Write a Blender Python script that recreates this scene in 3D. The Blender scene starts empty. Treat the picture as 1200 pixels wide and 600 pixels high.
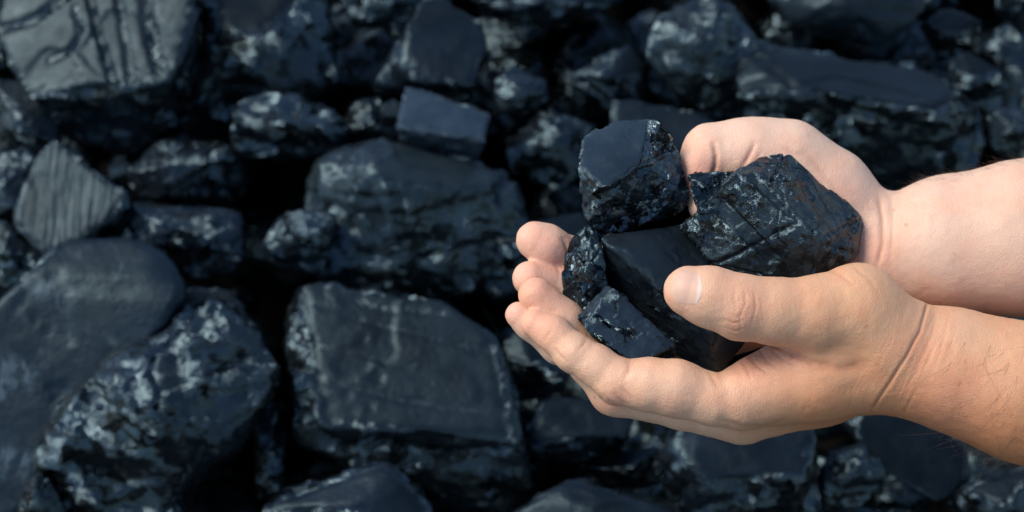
import bpy, bmesh, math, time
import numpy as np
from mathutils import Vector, Matrix

T0 = time.time()
scene = bpy.context.scene
COL = scene.collection

# ------------------------------------------------------------------ camera
PITCH = math.radians(45.0)
LENS = 60.0
K = (36.0 / LENS) / 1200.0            # metres sideways per photo pixel per metre of depth
D_HAND = 0.70                         # depth of the hands
D_PILE = 1.03                         # depth of the pile in the middle of the frame
CAM = np.array([0.0, 0.0, D_PILE * math.sin(PITCH) + 0.03])
FWD = np.array([0.0, math.cos(PITCH), -math.sin(PITCH)])
UP = np.array([0.0, math.sin(PITCH), math.cos(PITCH)])
RIGHT = np.array([1.0, 0.0, 0.0])

cam_data = bpy.data.cameras.new("camera")
cam_data.lens = LENS
cam_data.sensor_width = 36.0
cam_data.clip_start = 0.01
cam_data.clip_end = 200.0
cam_data.dof.use_dof = True
cam_data.dof.focus_distance = 0.685
cam_data.dof.aperture_fstop = 9.0
cam = bpy.data.objects.new("camera", cam_data)
COL.objects.link(cam)
cam.location = CAM
cam.rotation_euler = (math.pi / 2 - PITCH, 0, 0)
scene.camera = cam

# ------------------------------------------------------------------ light
SUN_ELEV, SUN_AZ = math.radians(54), math.radians(-90)   # azimuth from +Y towards +X
world = bpy.data.worlds.new("World")
scene.world = world
world.use_nodes = True
wn, wl = world.node_tree.nodes, world.node_tree.links
wn.clear()
sky = wn.new("ShaderNodeTexSky")
sky.sky_type = 'NISHITA'
sky.sun_disc = False
sky.sun_elevation = SUN_ELEV
sky.sun_rotation = SUN_AZ
sky.air_density = 1.0
sky.dust_density = 0.6
sky.ozone_density = 1.0
bg = wn.new("ShaderNodeBackground")
bg.inputs["Strength"].default_value = 0.07
wo = wn.new("ShaderNodeOutputWorld")
wl.new(sky.outputs[0], bg.inputs[0])
wl.new(bg.outputs[0], wo.inputs[0])

sun_data = bpy.data.lights.new("sun", 'SUN')
sun_data.energy = 1.5
sun_data.angle = math.radians(28)
sun_data.color = (1.0, 0.88, 0.74)
sun = bpy.data.objects.new("sun", sun_data)
COL.objects.link(sun)
sd = Vector((math.sin(SUN_AZ) * math.cos(SUN_ELEV), math.cos(SUN_AZ) * math.cos(SUN_ELEV), math.sin(SUN_ELEV)))
sun.rotation_euler = sd.to_track_quat('Z', 'Y').to_euler()
sun.location = sd * 5

vs = scene.view_settings
vs.view_transform = 'Standard'
vs.look = 'None'
vs.exposure = 1.5
vs.gamma = 1.0
vs.use_curve_mapping = False
scene.cycles.use_denoising = True
scene.cycles.max_bounces = 8

# ------------------------------------------------------------------ numpy noise
def _hash(i, j, k, s):
    h = (i.astype(np.int64) * 374761393 + j.astype(np.int64) * 668265263 + k.astype(np.int64) * 2147483647 + s * 1274126177) & 0xFFFFFFFF
    h = ((h ^ (h >> 13)) * 1274126177) & 0xFFFFFFFF
    h = ((h ^ (h >> 16)) * 2246822519) & 0xFFFFFFFF
    return (h ^ (h >> 15)) & 0xFFFFFFFF

def rnd(i, j, k, s):
    return _hash(i, j, k, s).astype(np.float64) / 4294967295.0

def vnoise(p, s=0):
    f = np.floor(p); t = p - f; f = f.astype(np.int64)
    t = t * t * t * (t * (t * 6 - 15) + 10)
    out = np.zeros(len(p))
    for dx in (0, 1):
        wx = t[:, 0] if dx else 1 - t[:, 0]
        for dy in (0, 1):
            wy = t[:, 1] if dy else 1 - t[:, 1]
            for dz in (0, 1):
                wz = t[:, 2] if dz else 1 - t[:, 2]
                out += wx * wy * wz * rnd(f[:, 0] + dx, f[:, 1] + dy, f[:, 2] + dz, s)
    return out * 2 - 1

def fbm(p, s=0, octv=4, gain=0.5):
    a, o, n = 1.0, np.zeros(len(p)), 0.0
    for i in range(octv):
        o += a * vnoise(p * (2.03 ** i) + 17.3 * i, s + i * 7)
        n += a; a *= gain
    return o / n

def facet(p, s=0, tilt=0.8):
    """piecewise planar relief: every cell of a jittered grid is its own small tilted break face"""
    f = np.floor(p).astype(np.int64)
    best = np.full(len(p), 1e9); val = np.zeros(len(p))
    for dx in (-1, 0, 1):
        for dy in (-1, 0, 1):
            for dz in (-1, 0, 1):
                i, j, k = f[:, 0] + dx, f[:, 1] + dy, f[:, 2] + dz
                c = np.stack([i + rnd(i, j, k, s), j + rnd(i, j, k, s + 1), k + rnd(i, j, k, s + 2)], 1)
                q = p - c
                d = (q * q).sum(1)
                m = d < best
                g = np.stack([rnd(i, j, k, s + 3), rnd(i, j, k, s + 4), rnd(i, j, k, s + 5)], 1) * 2 - 1
                v = (rnd(i, j, k, s + 6) * 2 - 1) * 0.5 + tilt * (q * g).sum(1)
                best = np.where(m, d, best); val = np.where(m, v, val)
    return val

def conch(p, s=0, tilt=0.5):
    """continuous relief of shallow shell-like break scars that meet in sharp ridges"""
    f = np.floor(p).astype(np.int64)
    best = np.full(len(p), 1e9)
    for dx in (-1, 0, 1):
        for dy in (-1, 0, 1):
            for dz in (-1, 0, 1):
                i, j, k = f[:, 0] + dx, f[:, 1] + dy, f[:, 2] + dz
                q = p - np.stack([i + rnd(i, j, k, s), j + rnd(i, j, k, s + 1), k + rnd(i, j, k, s + 2)], 1)
                g = np.stack([rnd(i, j, k, s + 3), rnd(i, j, k, s + 4), rnd(i, j, k, s + 5)], 1) * 2 - 1
                best = np.minimum(best, (q * q).sum(1) + tilt * (q * g).sum(1) + 0.35 * rnd(i, j, k, s + 6))
    return best * 1.6 - 0.6

def sstep(a, b, x):
    t = np.clip((x - a) / (b - a), 0, 1)
    return t * t * (3 - 2 * t)

# ------------------------------------------------------------------ mesh helpers
def cam_to_world(p):
    """camera space (x right, y up, z towards the viewer) -> world"""
    return CAM + p[:, 0:1] * RIGHT + p[:, 1:2] * UP - p[:, 2:3] * FWD

def px(u, v, depth):
    u = np.asarray(u, float); v = np.asarray(v, float); depth = np.asarray(depth, float)
    return np.stack([(u - 600) * K * depth, (300 - v) * K * depth, -depth], -1)

def mesh_object(name, verts, faces, mat, parent=None, attrs=None, smooth=True, origin=None):
    me = bpy.data.meshes.new(name)
    verts = np.asarray(verts, float)
    if origin is not None:
        verts = verts - np.asarray(origin)
    faces = np.asarray(faces)
    nf, w = faces.shape
    me.vertices.add(len(verts)); me.vertices.foreach_set("co", verts.astype(np.float32).ravel())
    me.loops.add(nf * w); me.loops.foreach_set("vertex_index", faces.astype(np.int32).ravel())
    me.polygons.add(nf); me.polygons.foreach_set("loop_start", np.arange(0, nf * w, w, dtype=np.int32))
    me.update(calc_edges=True)
    if smooth:
        me.polygons.foreach_set("use_smooth", np.ones(nf, bool))
    for n, a in (attrs or {}).items():
        a = np.asarray(a, np.float32)
        if a.ndim == 1:
            at = me.attributes.new(n, 'FLOAT', 'POINT'); at.data.foreach_set("value", a)
        else:
            at = me.attributes.new(n, 'FLOAT_COLOR', 'POINT')
            at.data.foreach_set("color", np.concatenate([a, np.ones((len(a), 1), np.float32)], 1).ravel())
    me.materials.append(mat)
    o = bpy.data.objects.new(name, me)
    COL.objects.link(o)
    if origin is not None:
        o.location = origin
    if parent is not None:
        o.parent = parent
        o.matrix_parent_inverse = Matrix.Translation(parent.location).inverted()
    return o

def seg_dist(p, a, b):
    a, b = np.asarray(a, float), np.asarray(b, float)
    ab = b - a
    t = np.clip(((p - a) @ ab) / (ab @ ab), 0, 1)
    return np.sqrt(((p - a - t[:, None] * ab) ** 2).sum(1)), t

def line_dist(p, pts):
    d = np.full(len(p), 1e9)
    for a, b in zip(pts[:-1], pts[1:]):
        d = np.minimum(d, seg_dist(p, a, b)[0])
    return d

# ------------------------------------------------------------------ materials
class NT:
    def __init__(self, mat):
        mat.use_nodes = True
        self.t = mat.node_tree; self.t.nodes.clear()
    def n(self, kind, **kw):
        nd = self.t.nodes.new(kind)
        for k, v in kw.items():
            if k.startswith("_"):
                setattr(nd, k[1:], v)
            else:
                nd.inputs[k.replace("_", " ")].default_value = v
        return nd
    def l(self, a, b):
        self.t.links.new(a, b)
    def math(self, op, a, b=None, c=None, clamp=False):
        nd = self.t.nodes.new("ShaderNodeMath"); nd.operation = op; nd.use_clamp = clamp
        for i, x in enumerate((a, b, c)):
            if x is None: continue
            if isinstance(x, (int, float)): nd.inputs[i].default_value = x
            else: self.l(x, nd.inputs[i])
        return nd.outputs[0]
    def vmath(self, op, a, b=None, scale=None):
        nd = self.t.nodes.new("ShaderNodeVectorMath"); nd.operation = op
        for i, x in enumerate((a, b)):
            if x is None: continue
            if isinstance(x, (tuple, list)): nd.inputs[i].default_value = x
            else: self.l(x, nd.inputs[i])
        if scale is not None:
            if isinstance(scale, (int, float)): nd.inputs["Scale"].default_value = scale
            else: self.l(scale, nd.inputs["Scale"])
        return nd.outputs[0]
    def mix(self, f, a, b, blend='MIX'):
        nd = self.t.nodes.new("ShaderNodeMix"); nd.data_type = 'RGBA'; nd.blend_type = blend
        for s, x in ((nd.inputs[0], f), (nd.inputs[6], a), (nd.inputs[7], b)):
            if isinstance(x, (int, float)): s.default_value = x
            elif isinstance(x, tuple): s.default_value = (*x, 1) if len(x) == 3 else x
            else: self.l(x, s)
        return nd.outputs[2]
    def fmap(self, x, a, b, c, d):
        nd = self.t.nodes.new("ShaderNodeMapRange"); nd.interpolation_type = 'SMOOTHSTEP'
        self.l(x, nd.inputs[0])
        for i, v in enumerate((a, b, c, d)): nd.inputs[1 + i].default_value = v
        return nd.outputs[0]

def coal_material(name, fine=1.0, streak=0.0, gloss=1.0, stripes=0.0, tilt=1.15, spec=0.75):
    m = bpy.data.materials.new(name); t = NT(m)
    out = t.n("ShaderNodeOutputMaterial"); b = t.n("ShaderNodeBsdfPrincipled")
    t.l(b.outputs[0], out.inputs[0])
    tc = t.n("ShaderNodeTexCoord"); oi = t.n("ShaderNodeObjectInfo")
    off = t.vmath('SCALE', (13.1, 7.7, 5.3), scale=oi.outputs["Random"])
    v = t.vmath('ADD', tc.outputs["Object"], off)
    at = t.n("ShaderNodeAttribute", _attribute_name="rough"); R = at.outputs["Fac"]
    n1 = t.n("ShaderNodeTexNoise", Scale=28.0, Detail=6.0, Roughness=0.6); t.l(v, n1.inputs["Vector"])
    n2 = t.n("ShaderNodeTexNoise", Scale=260.0 * fine, Detail=5.0, Roughness=0.65); t.l(v, n2.inputs["Vector"])
    n3 = t.n("ShaderNodeTexNoise", Scale=75.0 * fine, Detail=4.0, Roughness=0.6); t.l(v, n3.inputs["Vector"])
    # warped cells: little break faces that catch the light one by one
    warp = t.vmath('ADD', v, t.vmath('SCALE', n3.outputs["Color"], scale=0.008))
    vo = t.n("ShaderNodeTexVoronoi", Scale=95.0 * fine); t.l(warp, vo.inputs["Vector"])
    vo2 = t.n("ShaderNodeTexVoronoi", Scale=240.0 * fine); t.l(warp, vo2.inputs["Vector"])
    # colour
    clean = t.mix(t.fmap(n1.outputs["Fac"], 0.35, 0.68, 0, 1), (0.0030, 0.0054, 0.0085), (0.0060, 0.0105, 0.0160))  # blue of the reflected sky put into the colour of smooth faces
    broke = t.mix(t.fmap(n1.outputs["Fac"], 0.35, 0.68, 0, 1), (0.0018, 0.0024, 0.0028), (0.0050, 0.0068, 0.0080))
    c = t.mix(R, clean, broke)
    c = t.mix(t.math('MULTIPLY', t.fmap(n3.outputs["Fac"], 0.5, 0.75, 0, 1), 0.3), c, (0.010, 0.0135, 0.016))
    if streak:
        sp = t.n("ShaderNodeMapping"); sp.inputs["Rotation"].default_value = (0.0, 0.0, 0.62)
        sp.inputs["Scale"].default_value = (1.0, 0.35, 0.6); t.l(tc.outputs["Object"], sp.inputs["Vector"])
        ns = t.n("ShaderNodeTexNoise", Scale=26.0, Detail=7.0, Roughness=0.62, Distortion=0.6); t.l(sp.outputs[0], ns.inputs["Vector"])
        vein = t.math('SUBTRACT', 1.0, t.math('MULTIPLY', t.math('ABSOLUTE', t.math('SUBTRACT', ns.outputs["Fac"], 0.52)), 26.0), clamp=True)
        vein = t.math('MULTIPLY', vein, t.fmap(n1.outputs["Fac"], 0.48, 0.62, 0, 1))
        c = t.mix(t.math('MULTIPLY', vein, streak), c, (0.10, 0.13, 0.15))
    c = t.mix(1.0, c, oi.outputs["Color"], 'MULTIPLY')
    t.l(c, b.inputs["Base Color"])
    # gloss
    rg = t.math('ADD', t.math('MULTIPLY', R, -0.18 * gloss), 0.37)
    rg = t.math('ADD', rg, t.math('MULTIPLY', t.math('SUBTRACT', n3.outputs["Fac"], 0.5), 0.45))
    rg = t.math('MAXIMUM', rg, 0.17)
    t.l(rg, b.inputs["Roughness"])
    b.inputs["IOR"].default_value = 1.5
    t.l(t.math('ADD', t.math('MULTIPLY', R, spec), 0.24), b.inputs["Specular IOR Level"])
    b.inputs["Specular Tint"].default_value = (0.54, 0.84, 1.0, 1)  # sky blue tinted into the sheen as well
    # relief
    h = t.math('ADD', t.math('MULTIPLY', n2.outputs["Fac"], 0.5), t.math('MULTIPLY', n3.outputs["Fac"], 0.8))
    hr = t.math('MULTIPLY', t.math('ADD', vo.outputs["Distance"], t.math('MULTIPLY', vo2.outputs["Distance"], 0.5)), t.math('MULTIPLY', R, 0.22))
    h = t.math('ADD', t.math('MULTIPLY', h, t.math('ADD', t.math('MULTIPLY', R, 0.75), 0.3)), hr)
    if stripes:
        sp = t.n("ShaderNodeMapping"); sp.inputs["Rotation"].default_value = (0.3, 0.2, 0.2)
        sp.inputs["Scale"].default_value = (1.0, 0.08, 0.12); t.l(tc.outputs["Object"], sp.inputs["Vector"])
        ns = t.n("ShaderNodeTexNoise", Scale=190.0, Detail=3.0); t.l(sp.outputs[0], ns.inputs["Vector"])
        h = t.math('ADD', h, t.math('MULTIPLY', ns.outputs["Fac"], stripes))
    bp = t.n("ShaderNodeBump", Strength=0.75, Distance=0.0028 / fine)
    t.l(h, bp.inputs["Height"])
    tl = t.vmath('ADD', t.vmath('SCALE', t.vmath('SUBTRACT', vo.outputs["Color"], (0.5, 0.5, 0.5)), scale=t.math('MULTIPLY', R, tilt)),
                   t.vmath('SCALE', t.vmath('SUBTRACT', vo2.outputs["Color"], (0.5, 0.5, 0.5)), scale=t.math('MULTIPLY', R, tilt * 0.45)))
    nn = t.vmath('NORMALIZE', t.vmath('ADD', bp.outputs[0], tl))
    t.l(nn, b.inputs["Normal"])
    return m

M_COAL = coal_material("coal_pile")
M_COAL_VEIN = coal_material("coal_veined", streak=0.4)
M_COAL_STRIPE = coal_material("coal_banded", stripes=0.9)
M_HELD = coal_material("coal_held", fine=2.3, gloss=1.3, tilt=1.8, spec=0.8)
M_HELD_BAND = coal_material("coal_held_banded", fine=2.3, gloss=0.8, stripes=0.7, tilt=1.3, spec=0.6)

def gap_shade_material():
    m = bpy.data.materials.new("coal_gap_shade"); t = NT(m)
    out = t.n("ShaderNodeOutputMaterial"); b = t.n("ShaderNodeBsdfPrincipled")
    t.l(b.outputs[0], out.inputs[0])
    tc = t.n("ShaderNodeTexCoord"); n = t.n("ShaderNodeTexNoise", Scale=60.0, Detail=6.0); t.l(tc.outputs["Object"], n.inputs["Vector"])
    t.l(t.mix(n.outputs["Fac"], (0.002, 0.002, 0.002), (0.006, 0.006, 0.006)), b.inputs["Base Color"])  # shade of the gaps put into the colour of the bed as near-black
    b.inputs["Roughness"].default_value = 0.95; b.inputs["Specular IOR Level"].default_value = 0.08
    bp = t.n("ShaderNodeBump", Strength=0.5, Distance=0.002); t.l(n.outputs["Fac"], bp.inputs["Height"]); t.l(bp.outputs[0], b.inputs["Normal"])
    return m
M_GAP_SHADE = gap_shade_material()

def skin_material():
    m = bpy.data.materials.new("skin"); t = NT(m)
    out = t.n("ShaderNodeOutputMaterial"); b = t.n("ShaderNodeBsdfPrincipled")
    t.l(b.outputs[0], out.inputs[0])
    tc = t.n("ShaderNodeTexCoord"); v = tc.outputs["Object"]
    at = t.n("ShaderNodeAttribute", _attribute_name="tone")
    fi = t.n("ShaderNodeAttribute", _attribute_name="wrinkle")
    n1 = t.n("ShaderNodeTexNoise", Scale=70.0, Detail=4.0, Roughness=0.6); t.l(v, n1.inputs["Vector"])
    n2 = t.n("ShaderNodeTexNoise", Scale=900.0, Detail=3.0); t.l(v, n2.inputs["Vector"])
    sp = t.n("ShaderNodeTexVoronoi", Scale=130.0); t.l(v, sp.inputs["Vector"])
    vo = t.n("ShaderNodeTexVoronoi", Scale=1150.0, _feature='DISTANCE_TO_EDGE')
    vo.inputs['Scale'].default_value = 950.0
    wv = t.vmath('ADD', v, t.vmath('SCALE', n2.outputs["Color"], scale=0.0004)); t.l(wv, vo.inputs["Vector"])
    c = t.mix(t.fmap(n1.outputs["Fac"], 0.4, 0.66, 0, 0.30), at.outputs["Color"], t.mix(1.0, at.outputs["Color"], (0.98, 0.74, 0.66), 'MULTIPLY'))
    spot = t.math('MULTIPLY', t.fmap(sp.outputs["Distance"], 0.06, 0.16, 1, 0), t.fmap(n1.outputs["Fac"], 0.5, 0.6, 0, 0.35))
    c = t.mix(spot, c, (0.30, 0.13, 0.07))
    groove = t.fmap(vo.outputs["Distance"], 0.0, 0.14, 1, 0)
    c = t.mix(t.math('MULTIPLY', groove, 0.16), c, t.mix(1.0, c, (0.75, 0.55, 0.48), 'MULTIPLY'))
    t.l(c, b.inputs["Base Color"])
    b.inputs["Roughness"].default_value = 0.46
    t.l(t.fmap(n1.outputs["Fac"], 0.3, 0.7, 0.42, 0.56), b.inputs["Roughness"])
    b.inputs["IOR"].default_value = 1.42
    b.inputs["Subsurface Weight"].default_value = 0.42
    b.inputs["Subsurface Radius"].default_value = (1.0, 0.36, 0.20)
    b.inputs["Subsurface Scale"].default_value = 0.0035
    hh = t.math('ADD', t.math('MULTIPLY', t.fmap(vo.outputs["Distance"], 0.0, 0.22, 0, 1), 0.6), t.math('MULTIPLY', n2.outputs["Fac"], 0.6))
    bp = t.n("ShaderNodeBump", Strength=0.34, Distance=0.0005); t.l(hh, bp.inputs["Height"])
    bp2 = t.n("ShaderNodeBump", Strength=0.6, Distance=0.0006)
    n4 = t.n("ShaderNodeTexNoise", Scale=260.0, Detail=3.0); t.l(v, n4.inputs["Vector"])
    t.l(n4.outputs["Fac"], bp2.inputs["Height"]); bp2.inputs["Strength"].default_value = 0.12
    t.l(bp.outputs[0], bp2.inputs["Normal"]); t.l(bp2.outputs[0], b.inputs["Normal"])
    return m
M_SKIN = skin_material()

def simple(name, col, rough, sss=0.0, attr=None, spec=0.5):
    m = bpy.data.materials.new(name); t = NT(m)
    out = t.n("ShaderNodeOutputMaterial"); b = t.n("ShaderNodeBsdfPrincipled")
    t.l(b.outputs[0], out.inputs[0])
    tc = t.n("ShaderNodeTexCoord")
    n = t.n("ShaderNodeTexNoise", Scale=300.0, Detail=2.0); t.l(tc.outputs["Object"], n.inputs["Vector"])
    if attr:
        a = t.n("ShaderNodeAttribute", _attribute_name=attr); c = a.outputs["Color"]
    else:
        c = col
    c = t.mix(t.fmap(n.outputs["Fac"], 0.3, 0.7, 0, 0.15), c, (col[0] * 0.7, col[1] * 0.65, col[2] * 0.6))
    t.l(c, b.inputs["Base Color"]); b.inputs["Roughness"].default_value = rough
    b.inputs["Subsurface Weight"].default_value = sss; b.inputs["Subsurface Radius"].default_value = (1, 0.4, 0.25)
    b.inputs["Subsurface Scale"].default_value = 0.002; b.inputs["Specular IOR Level"].default_value = spec
    return m
M_NAIL = simple("nail", (0.62, 0.44, 0.38), 0.45, 0.2, "tone", 0.3)
M_HAIR = simple("hair", (0.13, 0.075, 0.045), 0.5)

# ------------------------------------------------------------------ pile surface and ground
SLOPE = math.radians(18)
PN = np.array([0.0, -math.sin(SLOPE), math.cos(SLOPE)])
PC = CAM + FWD * D_PILE

def pile_depth(u, v):
    d = FWD + (u - 600) * K * RIGHT + (300 - v) * K * UP
    return float(((PC - CAM) @ PN) / (d @ PN))

def build_ground():
    n = 260
    xs = np.linspace(-1, 1, n); xs = np.sign(xs) * (np.abs(xs) * 0.55 + np.abs(xs) ** 3 * 1.2)
    X, Y = np.meshgrid(xs, xs, indexing='ij')
    ex = np.array([1.0, 0, 0]); ey = np.cross(PN, ex)
    base = PC - PN * 0.20
    P = base + X.reshape(-1, 1) * ex + Y.reshape(-1, 1) * ey
    q = P / 0.055
    h = np.maximum(facet(q, 5, 0.7), facet(q + 9.7, 15, 0.7)) * 0.028 + facet(P / 0.022, 25, 0.8) * 0.008 + fbm(P / 0.3, 3, 3) * 0.02
    P = P + PN * h[:, None]
    idx = np.arange(n * n).reshape(n, n)
    F = np.stack([idx[:-1, :-1], idx[1:, :-1], idx[1:, 1:], idx[:-1, 1:]], -1).reshape(-1, 4)
    o = mesh_object("ground", P, F, M_GAP_SHADE, attrs={"rough": np.full(len(P), 0.8)})
    o.color = (0.35, 0.35, 0.35, 1)
    o["kind"] = "structure"
    o["label"] = "bed of small coal, coloured black for the shade in the gaps of the pile"
build_ground()

# ------------------------------------------------------------------ lumps
_ico = {}
def ico(sub):
    if sub not in _ico:
        bm = bmesh.new(); bmesh.ops.create_icosphere(bm, subdivisions=sub, radius=1.0)
        bm.verts.ensure_lookup_table()
        V = np.array([v.co[:] for v in bm.verts]); F = np.array([[v.index for v in f.verts] for f in bm.faces])
        V /= np.linalg.norm(V, axis=1)[:, None]
        bm.free(); _ico[sub] = (V, F)
    return _ico[sub]

def hull_planes(pts, merge=0.975):
    bm = bmesh.new()
    for p in pts: bm.verts.new(p)
    bmesh.ops.convex_hull(bm, input=bm.verts)
    bm.normal_update()
    c = np.mean(pts, 0)
    out = []
    for f in bm.faces:
        n = np.array(f.normal); a = f.calc_area()
        if a < 1e-9: continue
        d = n @ np.array(f.verts[0].co[:])
        if n @ c > d: n, d = -n, -d
        out.append((a, n, d))
    bm.free()
    out.sort(key=lambda x: -x[0])
    keep = []
    for a, n, d in out:
        if any(n @ m > merge for _, m, _ in keep): continue
        keep.append((a, n, d))
    N = np.array([k[1] for k in keep]); D = np.array([(pts @ k[1]).max() for k in keep])
    return N, D

UPC = np.array([0.0, math.cos(PITCH), math.sin(PITCH)])     # world up in camera space

def lump(label, pts, depth=None, sub=5, seed=1, bed=None, bedtol=(0.80, 0.93), chip=1.0, edge=1.0, sharp=22, thick=0.7,
         mat=None, color=(1, 1, 1), grooves=(), group="coal lumps lying in the pile", lift=0.0, back=0.75, smoothamp=0.55, layers=1.0, allrough=0.0, grow=1.03, cuts=7, rmul=1.0, merge=0.915):
    """pts: photo pixels and how far each stands towards the camera, in pixels at the lump's own depth"""
    A = np.array(pts, float)
    uc, vc = A[:, 0].mean(), A[:, 1].mean()
    if depth is None:
        depth = pile_depth(uc, vc) - lift
    s = depth * K
    dep = depth - A[:, 2] * s
    front = px(A[:, 0], A[:, 1], dep)
    size = max(np.ptp(A[:, 0]), np.ptp(A[:, 1]))
    w = np.array([uc, vc])
    bu = w + (A[:, :2] - w) * back
    zb = np.percentile(A[:, 2], 30) - thick * size
    rear = px(bu[:, 0], bu[:, 1], np.full(len(A), depth - zb * s))
    P = np.concatenate([front, rear])
    N, D = hull_planes(P, merge)
    lo, hi = P.min(0), P.max(0)
    c = (lo + hi) / 2; half = (hi - lo) / 2
    Dc = (D - N @ c) * grow
    bedv = UPC if bed is None else np.asarray(bed, float); bedv = bedv / np.linalg.norm(bedv)
    rng = np.random.RandomState(seed)
    # random break planes that cut edges and corners of the rough sides
    ex, nc = [], 0
    while nc < cuts:
        n = rng.randn(3) / half; n /= np.linalg.norm(n)
        nc += 1
        if (N @ n).max() > 0.97 or (n @ bedv > bedtol[0] - 0.08 and allrough < 0.5): continue
        sup = ((P - c) @ n).max()
        # support of the polyhedron along n, cut a few per cent inside
        ex.append((n, sup * grow * (0.95 - 0.10 * rng.rand())))
    if ex:
        N = np.concatenate([N, [e[0] for e in ex]]); Dc = np.concatenate([Dc, [e[1] for e in ex]])
    V, F = ico(sub)
    dr = V * half
    sharp = sharp * 2.4
    q = np.maximum(dr @ N.T, 1e-9) / Dc
    qm = q.max(1, keepdims=True)
    dr = dr / qm; q = q / qm
    qp = q ** sharp
    S = np.maximum(qp.sum(1), 1e-300)
    t = S ** (-1.0 / sharp)
    W = qp / S[:, None]
    pos = c + dr * t[:, None]
    nrm = W @ N; nrm /= np.linalg.norm(nrm, axis=1)[:, None]
    rp = 1 - sstep(bedtol[0], bedtol[1], N @ bedv)
    rp = np.maximum(rp, allrough)
    rough = (W @ rp) * rmul
    L = float(np.prod(half)) ** (1 / 3) * 2
    o3 = rng.rand(3) * 50
    # bedding-aligned coordinates: cells flattened along the bed
    def flat(p, f):
        a = p @ bedv
        return p + np.outer(a * (f - 1), bedv)
    warp = np.stack([fbm(pos / (L * 0.35) + 3.1, seed + 31, 3), fbm(pos / (L * 0.35) + 8.2, seed + 32, 3), fbm(pos / (L * 0.35) + 5.9, seed + 33, 3)], 1) * L * 0.035
    pw = pos + warp
    f1 = facet(flat(pw, 1.3) / (L * 0.34) + o3, seed, 0.55)
    f2 = conch(flat(pw, 1.6) / (L * 0.16) + o3, seed + 50, 0.6) * 0.6 + facet(flat(pw, 2.0) / (L * 0.17) + o3 + 3, seed + 51, 0.6) * 0.6
    f3 = facet(flat(pw, 1.8) / (L * 0.075) + o3, seed + 90, 0.8)
    g1 = fbm(pos / (L * 0.5) + o3, seed + 11, 4)
    a1 = (pw @ bedv) / (L * 0.085)
    lay = vnoise(np.stack([a1 + o3[0], np.full(len(a1), 0.5), np.full(len(a1), 0.5)], 1), seed + 5)
    lay = np.tanh(lay * 4)
    eg = 1 - W.max(1); eg = sstep(0.05, 0.5, eg)
    patch = sstep(-0.15, 0.25, fbm(pos / (L * 0.30) + o3 + 9, seed + 140, 3))       # crumbly and clean areas
    R = sstep(0.25, 0.8, rough + 0.20 * f2 * (rough > 0.02) + 0.12 * f1)
    disp = chip * L * (R * (0.042 * f1 + 0.030 * f2 * (0.3 + 0.7 * patch) + 0.009 * f3 * patch + 0.010 * layers * lay) + (1 - R) * smoothamp * (0.003 * f2 + 0.003 * f3 * patch))
    disp += L * 0.016 * g1 * (0.2 + 0.8 * R)
    disp -= edge * L * eg * (0.008 + 0.03 * np.abs(f2) + 0.014 * np.abs(f3))
    R = R * (0.45 + 0.55 * patch)
    # ledges where a bed has split off the smooth face
    led = (facet(flat(pw, 0.6) / (L * 0.42) + o3 + 4, seed + 77, 0.35) + 0.25 * fbm(pos / (L * 0.12), seed + 78, 3) > 0.22) * (1 - R) * (1 - eg)
    disp -= led * L * 0.012 * smoothamp
    pos = pos + nrm * disp[:, None]
    if grooves:
        dep2 = -pos[:, 2]
        uv = np.stack([pos[:, 0] / (K * dep2) + 600, 300 - pos[:, 1] / (K * dep2)], 1)
        facing = sstep(0.0, 0.35, nrm[:, 2])
        for gpts, wd, dp, rr in grooves:
            g = line_dist(uv + 2.0 * np.stack([f3, f2], 1), gpts)
            k = (1 - sstep(wd * 0.55, wd * 1.15, g)) * facing
            pos = pos - nrm * (k * dp * s)[:, None]
            R = np.clip(R * (1 - k) + rr * k, 0, 1)
    Wd = cam_to_world(pos)
    org = np.array([Wd[:, 0].mean(), Wd[:, 1].mean(), Wd[:, 2].min()])
    Fo = F[:, ::-1] if False else F
    o = mesh_object("coal_lump", Wd, Fo, mat or M_COAL, attrs={"rough": R}, origin=org)
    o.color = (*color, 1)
    o["label"] = label; o["category"] = "coal"; o["group"] = group
    return o

def small_coal():
    """loose small coal filling the hollows under the lumps"""
    rng = np.random.RandomState(77)
    V0, F0 = ico(4)
    ex = np.array([1.0, 0, 0]); ey = np.cross(PN, ex)
    VV, FF, RR = [], [], []
    n = 0
    for i in range(17):
        for j in range(15):
            x = -0.50 + i * 0.0625 + rng.uniform(-.025, .025); y = -0.38 + j * 0.056 + rng.uniform(-.02, .02)
            r = rng.uniform(0.022, 0.040)
            N = rng.randn(13, 3); N /= np.linalg.norm(N, axis=1)[:, None]
            D = r * rng.uniform(0.62, 1.0, 13)
            q = (np.maximum(V0 @ N.T, 1e-6) / D)
            qm = q.max(1, keepdims=True)
            t = ((q / qm) ** 40).sum(1) ** (-1 / 40) / qm[:, 0]
            t = np.minimum(t, r * 1.25)
            p = V0 * t[:, None]
            nn = V0
            p = p + nn * (r * 0.10 * conch(p / (r * 0.5) + rng.rand(3) * 40, i * 31 + j, 0.6) + r * 0.03 * facet(p / (r * 0.2) + 7, j, 0.8))[:, None]
            c = PC + x * ex + y * ey - PN * (0.150 + rng.uniform(-.02, .02) - r)
            VV.append(p + c); FF.append(F0 + n); n += len(p); RR.append(np.full(len(p), rng.uniform(.3, .9)))
    o = mesh_object("small_coal", np.concatenate(VV), np.concatenate(FF), M_COAL, attrs={"rough": np.concatenate(RR)})
    o.color = (0.55, 0.55, 0.55, 1)
    o["kind"] = "stuff"; o["label"] = "loose small black coal filling the hollows of the pile"

small_coal()

def dark(c): return (c, c, c)

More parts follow.
